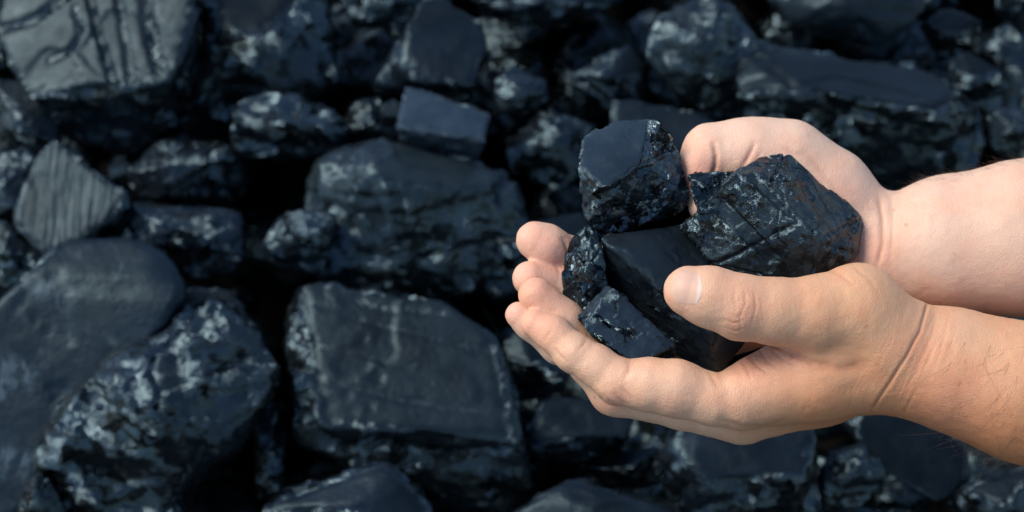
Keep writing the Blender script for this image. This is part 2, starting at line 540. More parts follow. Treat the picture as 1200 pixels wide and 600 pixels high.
PILE = [
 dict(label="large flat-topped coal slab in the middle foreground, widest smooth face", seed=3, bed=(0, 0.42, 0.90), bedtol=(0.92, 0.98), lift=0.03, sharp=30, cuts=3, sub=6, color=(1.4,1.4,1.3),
  grooves=[([(340,432),(400,450),(470,468),(560,480)],4,2.5,.1),([(362,352),(430,378),(500,392),(575,412)],3,2.2,.1),([(420,352),(450,362),(520,366)],4,3,.3),([(350,400),(420,414),(480,430)],2.5,1.8,.1),([(440,520),(520,530),(600,528)],6,5,1)],
  pts=[(352,333,-55),(500,352,-50),(545,372,-42),(586,405,-35),(584,445,-12),(612,508,0),(540,508,14),(440,498,12),(352,478,-8),(336,420,-35),(338,380,-50),(610,575,-58),(540,588,-56),(430,548,-40),(350,512,-44)]),
 dict(label="long smooth boulder with pale streaks, running off the lower left corner", seed=4, bed=(-0.15, 0.30, 0.95), bedtol=(0.55, 0.8), mat=M_COAL_VEIN, lift=0.04, sharp=22, sub=6, color=(1.1,1.25,1.35),
  pts=[(100,280,-38),(150,277,-38),(200,300,-26),(218,335,-14),(205,362,-4),(150,415,2),(92,470,6),(50,540,12),(20,605,18),(-70,650,30),(-80,420,0),(0,350,-14),(50,313,-28),(190,330,-2),(95,440,12)], edge=0.4, cuts=2),
 dict(label="jagged faceted coal lump with glittering chips beside the streaked boulder", seed=8, bed=(0.45, 0.5, 0.75), bedtol=(0.9, 1.0), allrough=0.6, lift=0.05, sharp=30, sub=6, chip=1.15,
  pts=[(215,360,-45),(255,352,-48),(300,400,-35),(322,450,-22),(318,480,-25),(270,520,-30),(205,605,-45),(90,615,-45),(48,565,-35),(54,520,-22),(78,478,-12),(140,415,-20),(172,428,8),(232,440,6),(240,512,12),(130,500,14),(200,470,20)]),
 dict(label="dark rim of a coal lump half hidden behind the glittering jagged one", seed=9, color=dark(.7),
  pts=[(213,338,-40),(262,338,-40),(300,372,-30),(322,415,-30),(300,440,-20),(240,420,-10),(205,380,-20)]),
 dict(label="big blocky coal lump with grooved blue-grey panels in the top left corner", seed=12, bed=(0.05, 0.30, 0.95), bedtol=(0.88, 0.96), lift=0.03, sharp=34, sub=6, cuts=5, merge=0.9, color=(1.1,1.15,1.2),
  grooves=[([(98,-40),(112,30),(134,100)],3.5,9,.5),([(136,-40),(143,30),(154,95)],3,7,.4),([(166,-40),(175,40),(192,92)],4.5,11,.6),([(0,34),(40,22),(78,-5)],4,9,1.0),([(60,70),(82,60),(95,38),(88,10)],3.5,7,.9)],
  pts=[(0,12,-30),(10,-40,-45),(120,-50,-30),(215,-40,-32),(238,56,-8),(190,98,14),(95,104,10),(20,80,-12),(70,150,-44),(120,180,-62),(150,182,-62),(208,150,-56)]),
 dict(label="large dark coal block with a brownish underside, next to the grooved block", seed=15, bed=(-0.3, 0.3, 0.9), lift=0.0, color=(1.0,0.85,0.7),
  pts=[(248,-40,-30),(380,-40,-40),(392,60,-35),(378,108,-30),(335,112,-5),(245,70,2),(310,40,12),(222,115,-25),(226,165,-65),(272,168,-65)]),
 dict(label="oval glittery coal lump above the two small blocks at upper left", seed=18, merge=0.96, chip=1.1, sharp=12, allrough=0.85, lift=0.03,
  pts=[(268,135,-18),(285,114,-22),(330,107,-25),(375,117,-25),(405,135,-22),(413,156,-25),(395,182,-40),(340,192,-45),(290,186,-40),(270,165,-25),(330,145,12),(370,150,8),(300,145,6)]),
 dict(label="small rounded block, dark half and white-striped half", seed=21, mat=M_COAL_STRIPE, bed=(-0.6, 0.2, 0.7), lift=0.0,
  pts=[(148,200,-25),(170,180,-25),(215,166,-25),(262,167,-22),(288,180,-25),(290,230,-40),(262,238,-40),(200,236,-30),(158,228,-28),(200,190,6),(262,185,5),(200,225,-5)]),
 dict(label="square cut coal block standing on its corner at the left edge", seed=24, cuts=1, bed=(-0.12, 0.35, 0.93), sharp=40, mat=M_COAL_STRIPE, lift=0.02, color=(1.3,1.35,1.35), edge=0.5,
  pts=[(62,166,-35),(152,233,-18),(126,262,0),(56,300,5),(18,264,-12),(36,200,-30),(156,240,-32),(150,268,-50),(110,290,-50),(70,310,-40)]),
 dict(label="small broken coal piece between the frame edge and the square cut block", seed=27, allrough=0.6,
  pts=[(-20,190,-15),(30,172,-20),(45,190,-10),(20,250,5),(0,258,0),(-30,240,-10),(0,215,8)]),
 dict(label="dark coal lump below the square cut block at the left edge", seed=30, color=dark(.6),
  pts=[(-20,258,-20),(10,262,-10),(50,302,-10),(35,328,-20),(0,345,-30),(-40,330,-30),(0,295,8)]),
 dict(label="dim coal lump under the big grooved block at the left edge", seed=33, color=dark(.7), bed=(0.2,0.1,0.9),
  pts=[(-20,95,-20),(32,92,-25),(62,120,-10),(72,165,-10),(25,192,-25),(-20,190,-30),(30,140,8)]),
 dict(label="blue chipped coal block in the shade under the white-striped block", seed=36, allrough=0.55, lift=0.0, bed=(0,0.5,0.85), color=(1.1,1.1,1.2),
  pts=[(155,243,-20),(200,240,-20),(282,248,-18),(290,290,-15),(272,322,-35),(222,328,-35),(160,292,-15),(150,266,-15),(220,270,8)]),
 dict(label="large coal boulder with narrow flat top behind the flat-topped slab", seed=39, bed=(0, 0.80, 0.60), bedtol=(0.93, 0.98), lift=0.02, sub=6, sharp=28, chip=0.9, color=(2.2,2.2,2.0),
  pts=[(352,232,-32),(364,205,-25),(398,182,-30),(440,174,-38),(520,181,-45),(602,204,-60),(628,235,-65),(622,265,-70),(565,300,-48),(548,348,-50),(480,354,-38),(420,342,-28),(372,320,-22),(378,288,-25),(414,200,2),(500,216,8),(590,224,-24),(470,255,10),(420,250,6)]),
 dict(label="small pale glittering lump leaning on the narrow-topped boulder", seed=42, allrough=0.95, chip=1.1, lift=0.035, color=(1.6,1.65,1.6),
  pts=[(309,288,-25),(325,256,-22),(352,244,-22),(396,250,-20),(388,290,-15),(370,320,-28),(325,317,-35),(309,302,-30),(345,280,8),(370,275,5)]),
 dict(label="angular coal lump with smooth slanted top above the blue tile-shaped piece", seed=45, cuts=4, bed=(0.15, 0.5, 0.85), sharp=30, lift=0.01, color=(1.1,1.1,1.15),
  pts=[(495,-2,-35),(522,0,-38),(560,24,-32),(573,50,-22),(560,85,-10),(510,92,5),(465,56,-15),(470,72,-5),(436,103,-20),(505,114,-28),(540,108,-30)]),
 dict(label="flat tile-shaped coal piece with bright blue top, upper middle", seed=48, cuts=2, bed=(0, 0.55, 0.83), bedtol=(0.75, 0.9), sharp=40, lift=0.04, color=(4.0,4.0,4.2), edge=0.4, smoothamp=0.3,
  pts=[(474,108,-30),(510,113,-28),(574,135,-18),(562,160,2),(535,161,4),(475,142,-5),(472,175,-45),(555,192,-50)]),
 dict(label="tiny blue chip beside the tile-shaped piece", seed=49, lift=0.03, pts=[(447,122,-8),(462,116,-10),(470,125,-6),(468,136,0),(450,136,0),(460,150,-15),(446,146,-14)]),
 dict(label="small cube-like glittering lump to the right of the angular one", seed=51, allrough=0.9, lift=0.0,
  pts=[(579,92,-15),(605,76,-22),(640,94,-18),(643,120,-18),(615,136,-22),(582,130,-15),(605,105,8)]),
 dict(label="wide grey coal boulder cut off by the top edge, upper middle", seed=54, merge=0.96, bed=(0,0.2,0.95), lift=-0.01, color=(1.9,2.0,1.95), sharp=14,
  pts=[(540,-30,-20),(548,2,-10),(600,26,-15),(650,27,-20),(722,5,-15),(745,-35,-25),(640,0,12),(600,-40,-10)]),
 dict(label="greenish grey lump at the top edge left of the angular one", seed=57, allrough=0.8, color=(1.3,1.45,1.35), lift=0.0,
  pts=[(395,-30,-15),(410,26,-18),(440,33,-18),(478,26,-18),(500,-8,-15),(480,-40,-15),(445,5,10)]),
 dict(label="dark wedge of coal behind the topmost held lump", seed=60, bed=(0.2,0.4,0.85), color=dark(.75), lift=0.0,
  pts=[(668,92,-15),(700,70,-18),(736,50,-25),(757,80,-18),(757,122,-20),(715,128,-20),(715,90,8)]),
 dict(label="rounded coal boulder at top right of centre, above the curled thumb", seed=63, merge=0.96, allrough=0.5, sharp=11, lift=0.02, chip=0.8, color=dark(.85),
  pts=[(748,36,-25),(782,10,-25),(830,-8,-30),(872,10,-25),(892,50,-22),(886,92,-25),(850,122,-35),(815,134,-35),(780,102,-20),(756,66,-20),(825,55,15)]),
 dict(label="long coal boulder with a sloping flat top behind the far wrist", seed=66, bed=(0.05, 0.72, 0.70), bedtol=(.78,.92), lift=0.02, sub=6, sharp=24, color=dark(.85),
  pts=[(878,56,-55),(960,74,-45),(1010,74,-45),(1062,78,-45),(1102,95,-40),(1143,119,-25),(1120,138,-8),(1020,122,8),(930,100,0),(868,100,-30),(1150,160,-40),(1142,188,-55),(1080,218,-70),(1000,205,-70),(920,168,-60),(880,142,-45)]),
 dict(label="smooth grey coal boulder cut off by the top edge, upper right", seed=69, merge=0.96, bed=(0,0.1,1), bedtol=(.5,.8), sharp=12, color=(1.3,1.3,1.25), lift=-0.01,
  pts=[(892,-20,-25),(905,-40,-25),(1075,-40,-25),(1082,18,-22),(1050,46,-25),(1010,54,-25),(955,40,-18),(918,26,-20),(990,5,15)]),
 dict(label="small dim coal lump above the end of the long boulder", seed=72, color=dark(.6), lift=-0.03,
  pts=[(1108,75,-10),(1135,60,-15),(1172,82,-12),(1182,106,-15),(1150,118,-15),(1112,104,-10),(1140,88,6)]),
 dict(label="blue grey coal lump at the right edge above the far forearm", seed=75, lift=0.0, bed=(-0.3,0.3,0.9),
  pts=[(1158,135,-15),(1185,124,-18),(1235,138,-15),(1240,190,-15),(1182,192,-20),(1160,170,-15),(1195,155,8)]),
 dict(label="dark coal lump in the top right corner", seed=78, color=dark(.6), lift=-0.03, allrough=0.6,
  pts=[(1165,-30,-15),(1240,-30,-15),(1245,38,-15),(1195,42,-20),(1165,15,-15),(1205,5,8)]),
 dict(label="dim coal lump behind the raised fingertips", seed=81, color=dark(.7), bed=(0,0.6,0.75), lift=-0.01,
  pts=[(548,292,-15),(600,262,-25),(680,248,-30),(708,300,-15),(625,335,-25),(560,345,-28),(620,285,5)]),
 dict(label="flat grey coal piece directly behind the topmost held lump", seed=84, bed=(0,0.55,0.8), lift=0.0, color=(1.15,1.15,1.15),
  pts=[(722,130,-20),(762,124,-22),(830,135,-18),(860,165,-8),(800,185,-5),(715,156,0),(720,190,-30),(820,200,-30)]),
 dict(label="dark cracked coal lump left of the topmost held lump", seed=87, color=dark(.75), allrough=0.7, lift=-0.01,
  pts=[(590,165,-15),(620,142,-20),(652,130,-22),(704,150,-18),(700,195,-15),(650,225,-30),(600,205,-25),(650,165,8)]),
 dict(label="blue coal lump at the bottom edge under the flat-topped slab", seed=90, bed=(0,0.45,0.88), lift=0.05, color=(1.15,1.15,1.25), sharp=14,
  pts=[(312,604,-20),(350,570,-22),(420,547,-28),(458,550,-25),(502,585,-18),(520,640,-15),(420,660,-20),(300,640,-25),(420,595,10)]),
 dict(label="dark coal lump just beneath the bent near index finger", seed=93, bed=(0,0.5,0.85), color=dark(.8), lift=0.0,
  pts=[(612,490,-10),(640,466,-22),(712,468,-25),(745,488,-15),(732,515,0),(680,520,5),(615,525,-5),(620,545,-30),(720,540,-30)]),
 dict(label="smooth dark coal lump at the bottom edge below the near hand", seed=96, bed=(0,0.4,0.9), lift=0.03, sharp=13,
  pts=[(590,605,-20),(640,576,-22),(710,570,-22),(792,586,-18),(830,640,-15),(700,660,-15),(580,640,-20),(700,600,8)]),
 dict(label="blue topped coal block right below the near knuckles", seed=99, bed=(0.05,0.35,0.93), bedtol=(.85,.95), lift=0.03, sharp=28, color=(1.15,1.15,1.25),
  pts=[(758,545,-25),(775,522,-25),(838,500,-35),(940,488,-30),(955,515,-20),(938,556,2),(845,560,8),(800,545,0),(965,560,-30),(950,605,-40),(850,625,-40),(785,592,-35)]),
 dict(label="small chipped lump between the blue topped block and the dark flat plate", seed=102, allrough=0.6, lift=0.0,
  pts=[(958,560,-15),(972,526,-18),(1012,520,-18),(1042,555,-12),(1012,592,-25),(965,602,-25),(1000,550,6)]),
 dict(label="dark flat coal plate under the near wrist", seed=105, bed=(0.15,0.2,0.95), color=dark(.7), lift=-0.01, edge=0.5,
  pts=[(995,488,-10),(1060,480,-15),(1132,524,-8),(1134,560,-2),(1096,588,2),(1058,570,4),(1012,525,0)], thick=0.35),
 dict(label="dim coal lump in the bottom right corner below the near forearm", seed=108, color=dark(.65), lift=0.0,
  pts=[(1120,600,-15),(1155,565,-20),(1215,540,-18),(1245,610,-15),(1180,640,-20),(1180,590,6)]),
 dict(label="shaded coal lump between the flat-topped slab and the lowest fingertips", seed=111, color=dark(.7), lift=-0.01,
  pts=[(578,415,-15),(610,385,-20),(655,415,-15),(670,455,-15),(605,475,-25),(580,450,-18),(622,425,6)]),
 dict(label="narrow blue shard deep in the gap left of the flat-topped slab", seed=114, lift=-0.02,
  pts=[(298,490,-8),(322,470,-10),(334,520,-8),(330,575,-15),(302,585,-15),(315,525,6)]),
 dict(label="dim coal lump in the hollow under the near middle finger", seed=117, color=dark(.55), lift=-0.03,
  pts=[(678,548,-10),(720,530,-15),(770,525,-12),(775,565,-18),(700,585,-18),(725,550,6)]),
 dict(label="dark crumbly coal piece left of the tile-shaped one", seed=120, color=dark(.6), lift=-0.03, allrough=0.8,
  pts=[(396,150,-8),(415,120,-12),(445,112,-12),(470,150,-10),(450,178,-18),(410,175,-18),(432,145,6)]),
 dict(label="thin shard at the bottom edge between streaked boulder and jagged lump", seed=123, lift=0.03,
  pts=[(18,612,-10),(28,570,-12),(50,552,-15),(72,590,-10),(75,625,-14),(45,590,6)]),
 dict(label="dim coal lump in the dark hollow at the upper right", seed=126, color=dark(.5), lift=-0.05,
  pts=[(1075,30,-10),(1110,10,-14),(1150,25,-12),(1148,60,-16),(1100,70,-18),(1110,40,6)]),
]
for L in PILE:
    lump(**L)
print("pile", round(time.time() - T0, 1))

# ------------------------------------------------------------------ lumps held in the hands
S = D_HAND * K
H = dict(depth=D_HAND, sub=6, grow=1.0, group="coal lumps held in the cupped hands")
HELD = [
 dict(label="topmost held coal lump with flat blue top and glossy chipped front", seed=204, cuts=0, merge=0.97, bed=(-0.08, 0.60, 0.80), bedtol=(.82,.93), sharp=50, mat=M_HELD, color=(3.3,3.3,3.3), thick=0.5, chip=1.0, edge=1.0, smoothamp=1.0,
  pts=[(684,163,-10),(720,140,-28),(770,142,-31),(796,172,-32),(750,193,9),(704,220,27),(682,202,14),(682,248,-18),(700,274,-34),(742,269,-50),(802,246,-50),(809,225,-36)]),
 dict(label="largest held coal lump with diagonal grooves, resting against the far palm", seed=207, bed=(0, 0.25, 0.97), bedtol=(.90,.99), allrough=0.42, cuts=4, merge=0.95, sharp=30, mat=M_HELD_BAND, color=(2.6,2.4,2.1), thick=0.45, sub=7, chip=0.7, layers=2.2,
  grooves=[([(838,238),(870,268),(903,300)],9,2.5,0.0),([(847,232),(878,264),(912,300)],2,2.0,0.3),([(882,208),(905,232),(925,250)],6,2.5,0.05)],
  pts=[(798,272,-18),(835,314,-10),(890,329,-10),(958,326,-10),(1005,300,-40),(1010,262,-48),(985,235,-46),(950,205,-46),(922,177,-46),(893,180,-38),(866,203,-4),(834,228,-6),(925,246,16),(965,286,12)]),
 dict(label="small dark held lump wedged between the topmost and the largest one", seed=211, mat=M_HELD, color=dark(.7), allrough=0.5, thick=0.9, bed=(0,.6,.8),
  pts=[(812,208,-22),(838,202,-26),(872,200,-30),(880,230,-20),(860,250,-10),(818,252,-6),(812,230,-8)]),
 dict(label="narrow crumbly held lump against the raised fingertips", seed=215, merge=0.96, cuts=4, grow=1.02, mat=M_HELD, allrough=0.85, thick=0.7, color=(1.1,1.1,1.15), chip=1.1, bed=(0.3,0.2,0.9),
  pts=[(690,262,-22),(706,290,-4),(714,335,-2),(712,360,-10),(690,372,-18),(672,362,-22),(656,342,-30),(664,300,-28),(674,276,-28),(688,315,10)]),
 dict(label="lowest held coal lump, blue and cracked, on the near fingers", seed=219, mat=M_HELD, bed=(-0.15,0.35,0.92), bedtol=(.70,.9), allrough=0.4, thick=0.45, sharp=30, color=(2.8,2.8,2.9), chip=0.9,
  grooves=[([(700,370),(718,382),(742,394)],3,6,1.0),([(690,388),(712,402)],2.5,4,1.0)],
  pts=[(708,335,4),(735,352,14),(794,404,16),(738,428,22),(712,412,20),(679,376,10),(690,355,4),(790,418,-14),(745,438,-14)]),
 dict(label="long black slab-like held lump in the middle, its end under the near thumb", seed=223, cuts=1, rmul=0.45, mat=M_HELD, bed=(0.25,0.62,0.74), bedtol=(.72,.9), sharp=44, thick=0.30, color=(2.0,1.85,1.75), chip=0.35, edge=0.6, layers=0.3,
  pts=[(703,276,-10),(800,262,-44),(818,300,-40),(884,388,-26),(872,402,-20),(848,438,-40),(750,306,8),(786,350,10),(712,342,-62),(712,288,4),(840,388,10),(765,395,-64),(828,440,-58)]),
]
for L in HELD:
    d = dict(H); d.update(L)
    lump(**d)
print("held", round(time.time() - T0, 1))

# ------------------------------------------------------------------ arms and hands: one smooth distance field each
def prim(p, a, b):
    """tapered capsule; a, b = (u, v, z, r)"""
    pa, pb = np.array(a[:3], np.float32), np.array(b[:3], np.float32)
    ab = pb - pa
    t = np.clip(((p - pa) @ ab) / max(float(ab @ ab), 1e-6), 0, 1)
    q = p - pa - t[:, None] * ab
    return np.sqrt((q * q).sum(1)) - (a[3] + (b[3] - a[3]) * t)

def smin(a, b, k):
    h = np.clip(0.5 + 0.5 * (b - a) / k, 0, 1)
    return b + (a - b) * h - k * h * (1 - h)

def chain(p, joints, k):
    d = None
    for a, b in zip(joints[:-1], joints[1:]):
        e = prim(p, a, b)
        d = e if d is None else smin(d, e, k)
    return d

def sdf_near(p):
    arm = chain(p, [(1062,416,-8,62),(1120,434,-8,66),(1200,459,-8,76),(1440,530,-20,92)], 30)
    arm = smin(arm, chain(p, [(1062,424,-45,52),(1440,540,-55,85)], 30), 30)
    palm = chain(p, [(1055,425,-5,54),(960,446,6,46),(868,466,14,38)], 14)
    palm = smin(palm, chain(p, [(1045,432,-45,46),(960,456,-42,42),(878,478,-38,40)], 14), 20)
    palm = smin(palm, chain(p, [(1040,430,-80,42),(890,470,-90,40)], 14), 24)
    th = chain(p, [(1040,398,12,58),(1005,364,26,53),(958,368,42,44),(908,365,56,37.5),(868,360,64,37),(832,348,68,34),(807,341,69,29.5)], 12)
    web = chain(p, [(985,405,15,42),(935,420,0,32),(890,445,-5,28)], 12)
    ind = chain(p, [(868,469,14,35),(838,469,20,29.5),(792,455,24,33),(760,451,24,31),(724,447,22,27)], 9)
    ind = smin(ind, chain(p, [(724,447,22,27),(698,428,20,23.5),(673,414,18,22.5),(648,391,12,20),(627,379,8,17)], 8), 5)
    mid = chain(p, [(866,482,-34,39),(800,474,-28,29),(722,458,-26,29),(692,424,-25,26),(660,376,-15,24),(628,346,-6,20.5)], 9)
    hand = smin(arm, palm, 26)
    hand = smin(hand, web, 22)
    hand = smin(hand, th, 13)
    hand = smin(hand, mid, 9)
    hand = smin(hand, ind, 4)
    return hand

def sdf_far(p):
    arm = chain(p, [(1042,298,-112,63),(1110,288,-112,76),(1200,279,-112,86),(1440,255,-120,98)], 30)
    palm = chain(p, [(1030,300,-120,58),(960,310,-135,48),(880,330,-140,44)], 14)
    palm = smin(palm, chain(p, [(1030,320,-118,52),(950,350,-125,44),(860,375,-130,38)], 14), 22)
    th = chain(p, [(1010,262,-105,46),(972,222,-98,44),(925,187,-90,41),(880,181,-84,38),(834,179,-78,35)], 26)
    th = smin(th, chain(p, [(832,180,-76,33),(819,196,-68,25),(826,240,-58,20)], 8), 5)
    fa = chain(p, [(880,330,-140,40),(790,330,-130,30),(725,322,-100,28),(672,305,-66,25),(640,288,-48,24),(626,281,-44,21.5)], 9)
    fb = chain(p, [(870,350,-140,38),(780,360,-128,29),(715,352,-92,27),(664,338,-52,24),(621,327,-32,21)], 9)
    fd = chain(p, [(862,375,-132,38),(780,420,-110,27),(715,425,-70,25),(655,405,-24,21),(621,378,-12,18.5),(608,369,-10,15.5)], 9)
    hand = smin(arm, palm, 26)
    hand = smin(hand, th, 18)
    for f in (fa, fb, fd):
        hand = smin(hand, f, 7)
    return hand

def polygonise(fn, lo, hi, step):
    lo, hi = np.array(lo, float), np.array(hi, float)
    cf = 4
    n = (np.ceil((hi - lo) / (step * cf)).astype(int)) * cf
    nc = n // cf
    g = [lo[i] + (np.arange(nc[i]) * cf + (cf - 1) / 2) * step for i in range(3)]
    C = np.stack(np.meshgrid(*g, indexing='ij'), -1).reshape(-1, 3).astype(np.float32)
    dc = fn(C).reshape(nc)
    Fv = np.repeat(np.repeat(np.repeat(dc, cf, 0), cf, 1), cf, 2).astype(np.float32)
    act = np.abs(dc) < step * cf * 1.9
    mask = np.repeat(np.repeat(np.repeat(act, cf, 0), cf, 1), cf, 2)
    ii = np.argwhere(mask)
    pts = (lo + ii * step).astype(np.float32)
    vals = np.concatenate([fn(c) for c in np.array_split(pts, max(1, len(pts) // 400000))])
    Fv[mask] = vals
    ins = Fv < 0
    cnt = np.zeros(n - 1, np.int8)
    for dx in (0, 1):
        for dy in (0, 1):
            for dz in (0, 1):
                cnt += ins[dx:n[0]-1+dx, dy:n[1]-1+dy, dz:n[2]-1+dz]
    actc = (cnt > 0) & (cnt < 8)
    cells = np.argwhere(actc)
    vid = np.full(n - 1, -1, np.int64); vid[tuple(cells.T)] = np.arange(len(cells))
    V = lo + (cells + 0.5) * step
    quads = []
    for ax in range(3):
        o1, o2 = (ax + 1) % 3, (ax + 2) % 3
        sl0 = [slice(1, -1)] * 3; sl1 = [slice(1, -1)] * 3
        sl0[ax] = slice(0, n[ax] - 1); sl1[ax] = slice(1, n[ax])
        a, b = ins[tuple(sl0)], ins[tuple(sl1)]
        e = np.argwhere(a != b)
        flip = a[tuple(e.T)]
        e = e + 1; e[:, ax] -= 1
        q = []
        for d1, d2 in ((0, 0), (-1, 0), (-1, -1), (0, -1)):
            c = e.copy(); c[:, o1] += d1; c[:, o2] += d2
            q.append(vid[tuple(c.T)])
        q = np.stack(q, 1)
        q[~flip] = q[~flip][:, ::-1]
        quads.append(q)
    Q = np.concatenate(quads)
    Q = Q[(Q >= 0).all(1)]
    for _ in range(3):
        d, gr = sdf_grad(fn, V)
        V = V - gr * np.clip(d, -step, step)[:, None]
    return V, Q

def sdf_grad(fn, V):
    e = 0.6
    P = V.astype(np.float32)
    d = fn(P)
    G = np.stack([fn(P + np.eye(3, dtype=np.float32)[i] * e) - fn(P - np.eye(3, dtype=np.float32)[i] * e) for i in range(3)], 1)
    G /= np.maximum(np.linalg.norm(G, axis=1), 1e-6)[:, None]
    return d.astype(float), G.astype(float)

def hand_world(V):
    return cam_to_world(px(V[:, 0], V[:, 1], D_HAND - V[:, 2] * S))

def dist2(V, c):
    return np.sqrt(((V[:, :2] - np.array(c[:2])) ** 2).sum(1))

def carve(V, G, creases):
    """creases: (polyline in pixels, width, depth, z range); cut into the side that faces the viewer"""
    f = sstep(-0.05, 0.3, G[:, 2])
    tot = np.zeros(len(V)); lines = np.zeros(len(V))
    for pts, w, dp, zr in creases:
        d = line_dist(V[:, :2], pts)
        # fade towards the two ends
        ends = np.minimum(dist2(V, pts[0]), dist2(V, pts[-1]))
        k = np.exp(-(d / w) ** 2) * (0.35 + 0.65 * sstep(0, 10, ends))
        k = k * f * ((V[:, 2] > zr[0]) & (V[:, 2] < zr[1]))
        tot += k * dp - 0.14 * dp * np.exp(-((d - 2.6 * w) / (1.6 * w)) ** 2) * f * ((V[:, 2] > zr[0]) & (V[:, 2] < zr[1]))
        lines = np.maximum(lines, k * min(1, dp / 2.2))
    return tot, lines

def tone(V, base, spots, tan_shade=()):
    c = np.tile(np.array(base, float), (len(V), 1))
    for col, fac in tan_shade:
        c = c * (1 - fac[:, None]) + np.array(col) * fac[:, None]
    for (u, v, r, col, a) in spots:
        w = a * np.exp(-(dist2(V, (u, v)) / r) ** 2)
        c = c * (1 - w[:, None]) + np.array(col) * w[:, None]
    return c

PALE, TAN, PINK, RED, BROWN = (0.69, 0.45, 0.315), (0.63, 0.365, 0.21), (0.70, 0.35, 0.245), (0.60, 0.25, 0.18), (0.40, 0.17, 0.09)

person = bpy.data.objects.new("person", None)
COL.objects.link(person)
person["label"] = "person's two bare forearms and cupped hands holding coal, reaching in from the right"
person["category"] = "person"
pl = cam_to_world(px(1150, 380, D_HAND + 0.03)[None])[0]
person.location = pl
person.empty_display_size = 0.05

def build_arm(fn, lo, hi, step, creases, base, spots, tan_shade_fn, label, seed, axis):
    V, Q = polygonise(fn, lo, hi, step)
    keep = V[:, 0] < hi[0] - 3 * step
    d, G = sdf_grad(fn, V)
    # soft irregularity of flesh, tendons
    nz = fbm(V / 26.0, seed, 3) * 0.9 + fbm(V / 9.0, seed + 4, 2) * 0.28
    tot, lines = carve(V, G, creases)
    V2 = V + G * (nz - tot)[:, None]
    T = tone(V, base, spots, tan_shade_fn(V, G))
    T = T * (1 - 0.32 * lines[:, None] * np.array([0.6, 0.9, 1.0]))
    # the forearm goes on to the elbow, out of the frame
    V2 = V2 + np.outer(np.maximum(V2[:, 0] - 1262, 0) * 8.0, np.array(axis))
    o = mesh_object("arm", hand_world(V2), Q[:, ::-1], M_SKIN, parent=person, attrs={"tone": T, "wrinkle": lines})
    o["label"] = label
    return o, V2, G

Z = (-400, 400)
near_creases = [
    ([(1088,352),(1078,388),(1062,418),(1040,452),(1020,482)], 1.7, 1.9, Z),
    ([(1098,362),(1092,392),(1078,425),(1062,455)], 2.0, 0.45, Z), ([(1112,370),(1106,400),(1096,430)], 2.0, 0.35, Z),
    # thumb knuckle
    ([(862,336),(860,350),(863,364)], 1.3, 0.55, Z), ([(872,340),(874,356),(867,370),(868,386)], 1.3, 0.8, Z), ([(884,342),(886,360),(880,382)], 1.4, 0.7, Z),
    ([(850,374),(860,379),(872,375)], 1.3, 0.7, Z), ([(852,384),(862,388),(872,385)], 1.3, 0.6, Z), ([(856,368),(864,372),(870,368)], 1.2, 0.5, Z), ([(893,348),(894,374)], 1.4, 0.3, Z), ([(848,345),(847,365)], 1.4, 0.25, Z),
    # palm beside the coal
    ([(874,412),(886,428),(900,438)], 1.8, 0.8, Z), ([(886,404),(900,424),(915,434)], 1.6, 0.6, Z), ([(868,420),(876,434),(880,446)], 1.8, 0.8, Z), ([(902,408),(918,422),(936,430)], 1.6, 0.6, Z),
    # finger joints
    ([(738,424),(737,434),(733,442)], 2.6, 1.3, Z), ([(832,438),(838,448),(841,454)], 2.4, 0.9, Z),
    ([(708,464),(714,470),(722,474)], 2.0, 1.3, Z), ([(700,458),(706,468),(712,476)], 1.8, 1.2, Z), ([(720,462),(728,470),(736,474)], 1.8, 1.1, Z), ([(728,455),(738,464),(742,472)], 1.6, 0.9, Z),
    ([(664,424),(656,416),(652,410)], 1.7, 1.2, Z), ([(688,396),(684,404),(678,410)], 2.0, 1.0, Z),
    ([(648,385),(643,392),(638,398)], 1.6, 0.7, Z),
    ([(845,492),(870,500),(895,500),(920,492)], 3.0, 1.2, Z),
    ([(955,428),(985,432),(1010,428)], 6.0, 1.8, Z),
    # thumb web fold
    ([(900,402),(925,412),(950,424),(972,428)], 3.2, 2.0, Z),
    ([(965,314),(985,322),(1000,334)], 2.2, 0.7, Z), ([(1000,312),(1018,326),(1028,342)], 2.2, 0.6, Z),
]
rs = np.random.RandomState(5)
for i in range(40):      # fine cross lines on the wrist
    t = rs.rand(); off = -26 + 70 * rs.rand()
    u0 = 1086 - 62 * t + off; v0 = 362 + 95 * t + off * 0.30
    ln = 18 + 26 * rs.rand()
    near_creases.append(([(u0, v0), (u0 - ln * 0.42, v0 + ln * 0.9)], 1.3, 0.12 + 0.22 * rs.rand(), Z))
for i in range(30):      # and on the back of the thumb and the thumb base
    u0 = 895 + 110 * rs.rand(); v0 = 335 + 60 * rs.rand(); ln = 10 + 16 * rs.rand()
    near_creases.append(([(u0, v0), (u0 + ln * 0.15, v0 + ln)], 1.3, 0.10 + 0.12 * rs.rand(), Z))
near_spots = [
    (868, 372, 20, RED, 0.38), (862, 384, 10, BROWN, 0.25), (640, 345, 26, PINK, 0.65), (625, 382, 26, PINK, 0.6), (612, 335, 12, RED, 0.25), (790, 345, 26, PINK, 0.45),
    (720, 470, 18, RED, 0.40), (1110, 470, 50, RED, 0.30), (1080, 400, 26, RED, 0.22), (880, 430, 28, PINK, 0.5), 
    (884, 424, 12, (0.20, 0.12, 0.09), 0.30), (850, 432, 9, (0.18, 0.11, 0.08), 0.30), (737, 424, 8, (0.2, 0.12, 0.09), 0.28), (690, 394, 9, (0.2, 0.12, 0.09), 0.28), (925, 420, 26, PINK, 0.35), (800, 440, 40, PALE, 0.35), (690, 410, 26, PALE, 0.3), (1180, 500, 50, BROWN, 0.16), (1130, 380, 30, PALE, 0.3),
]
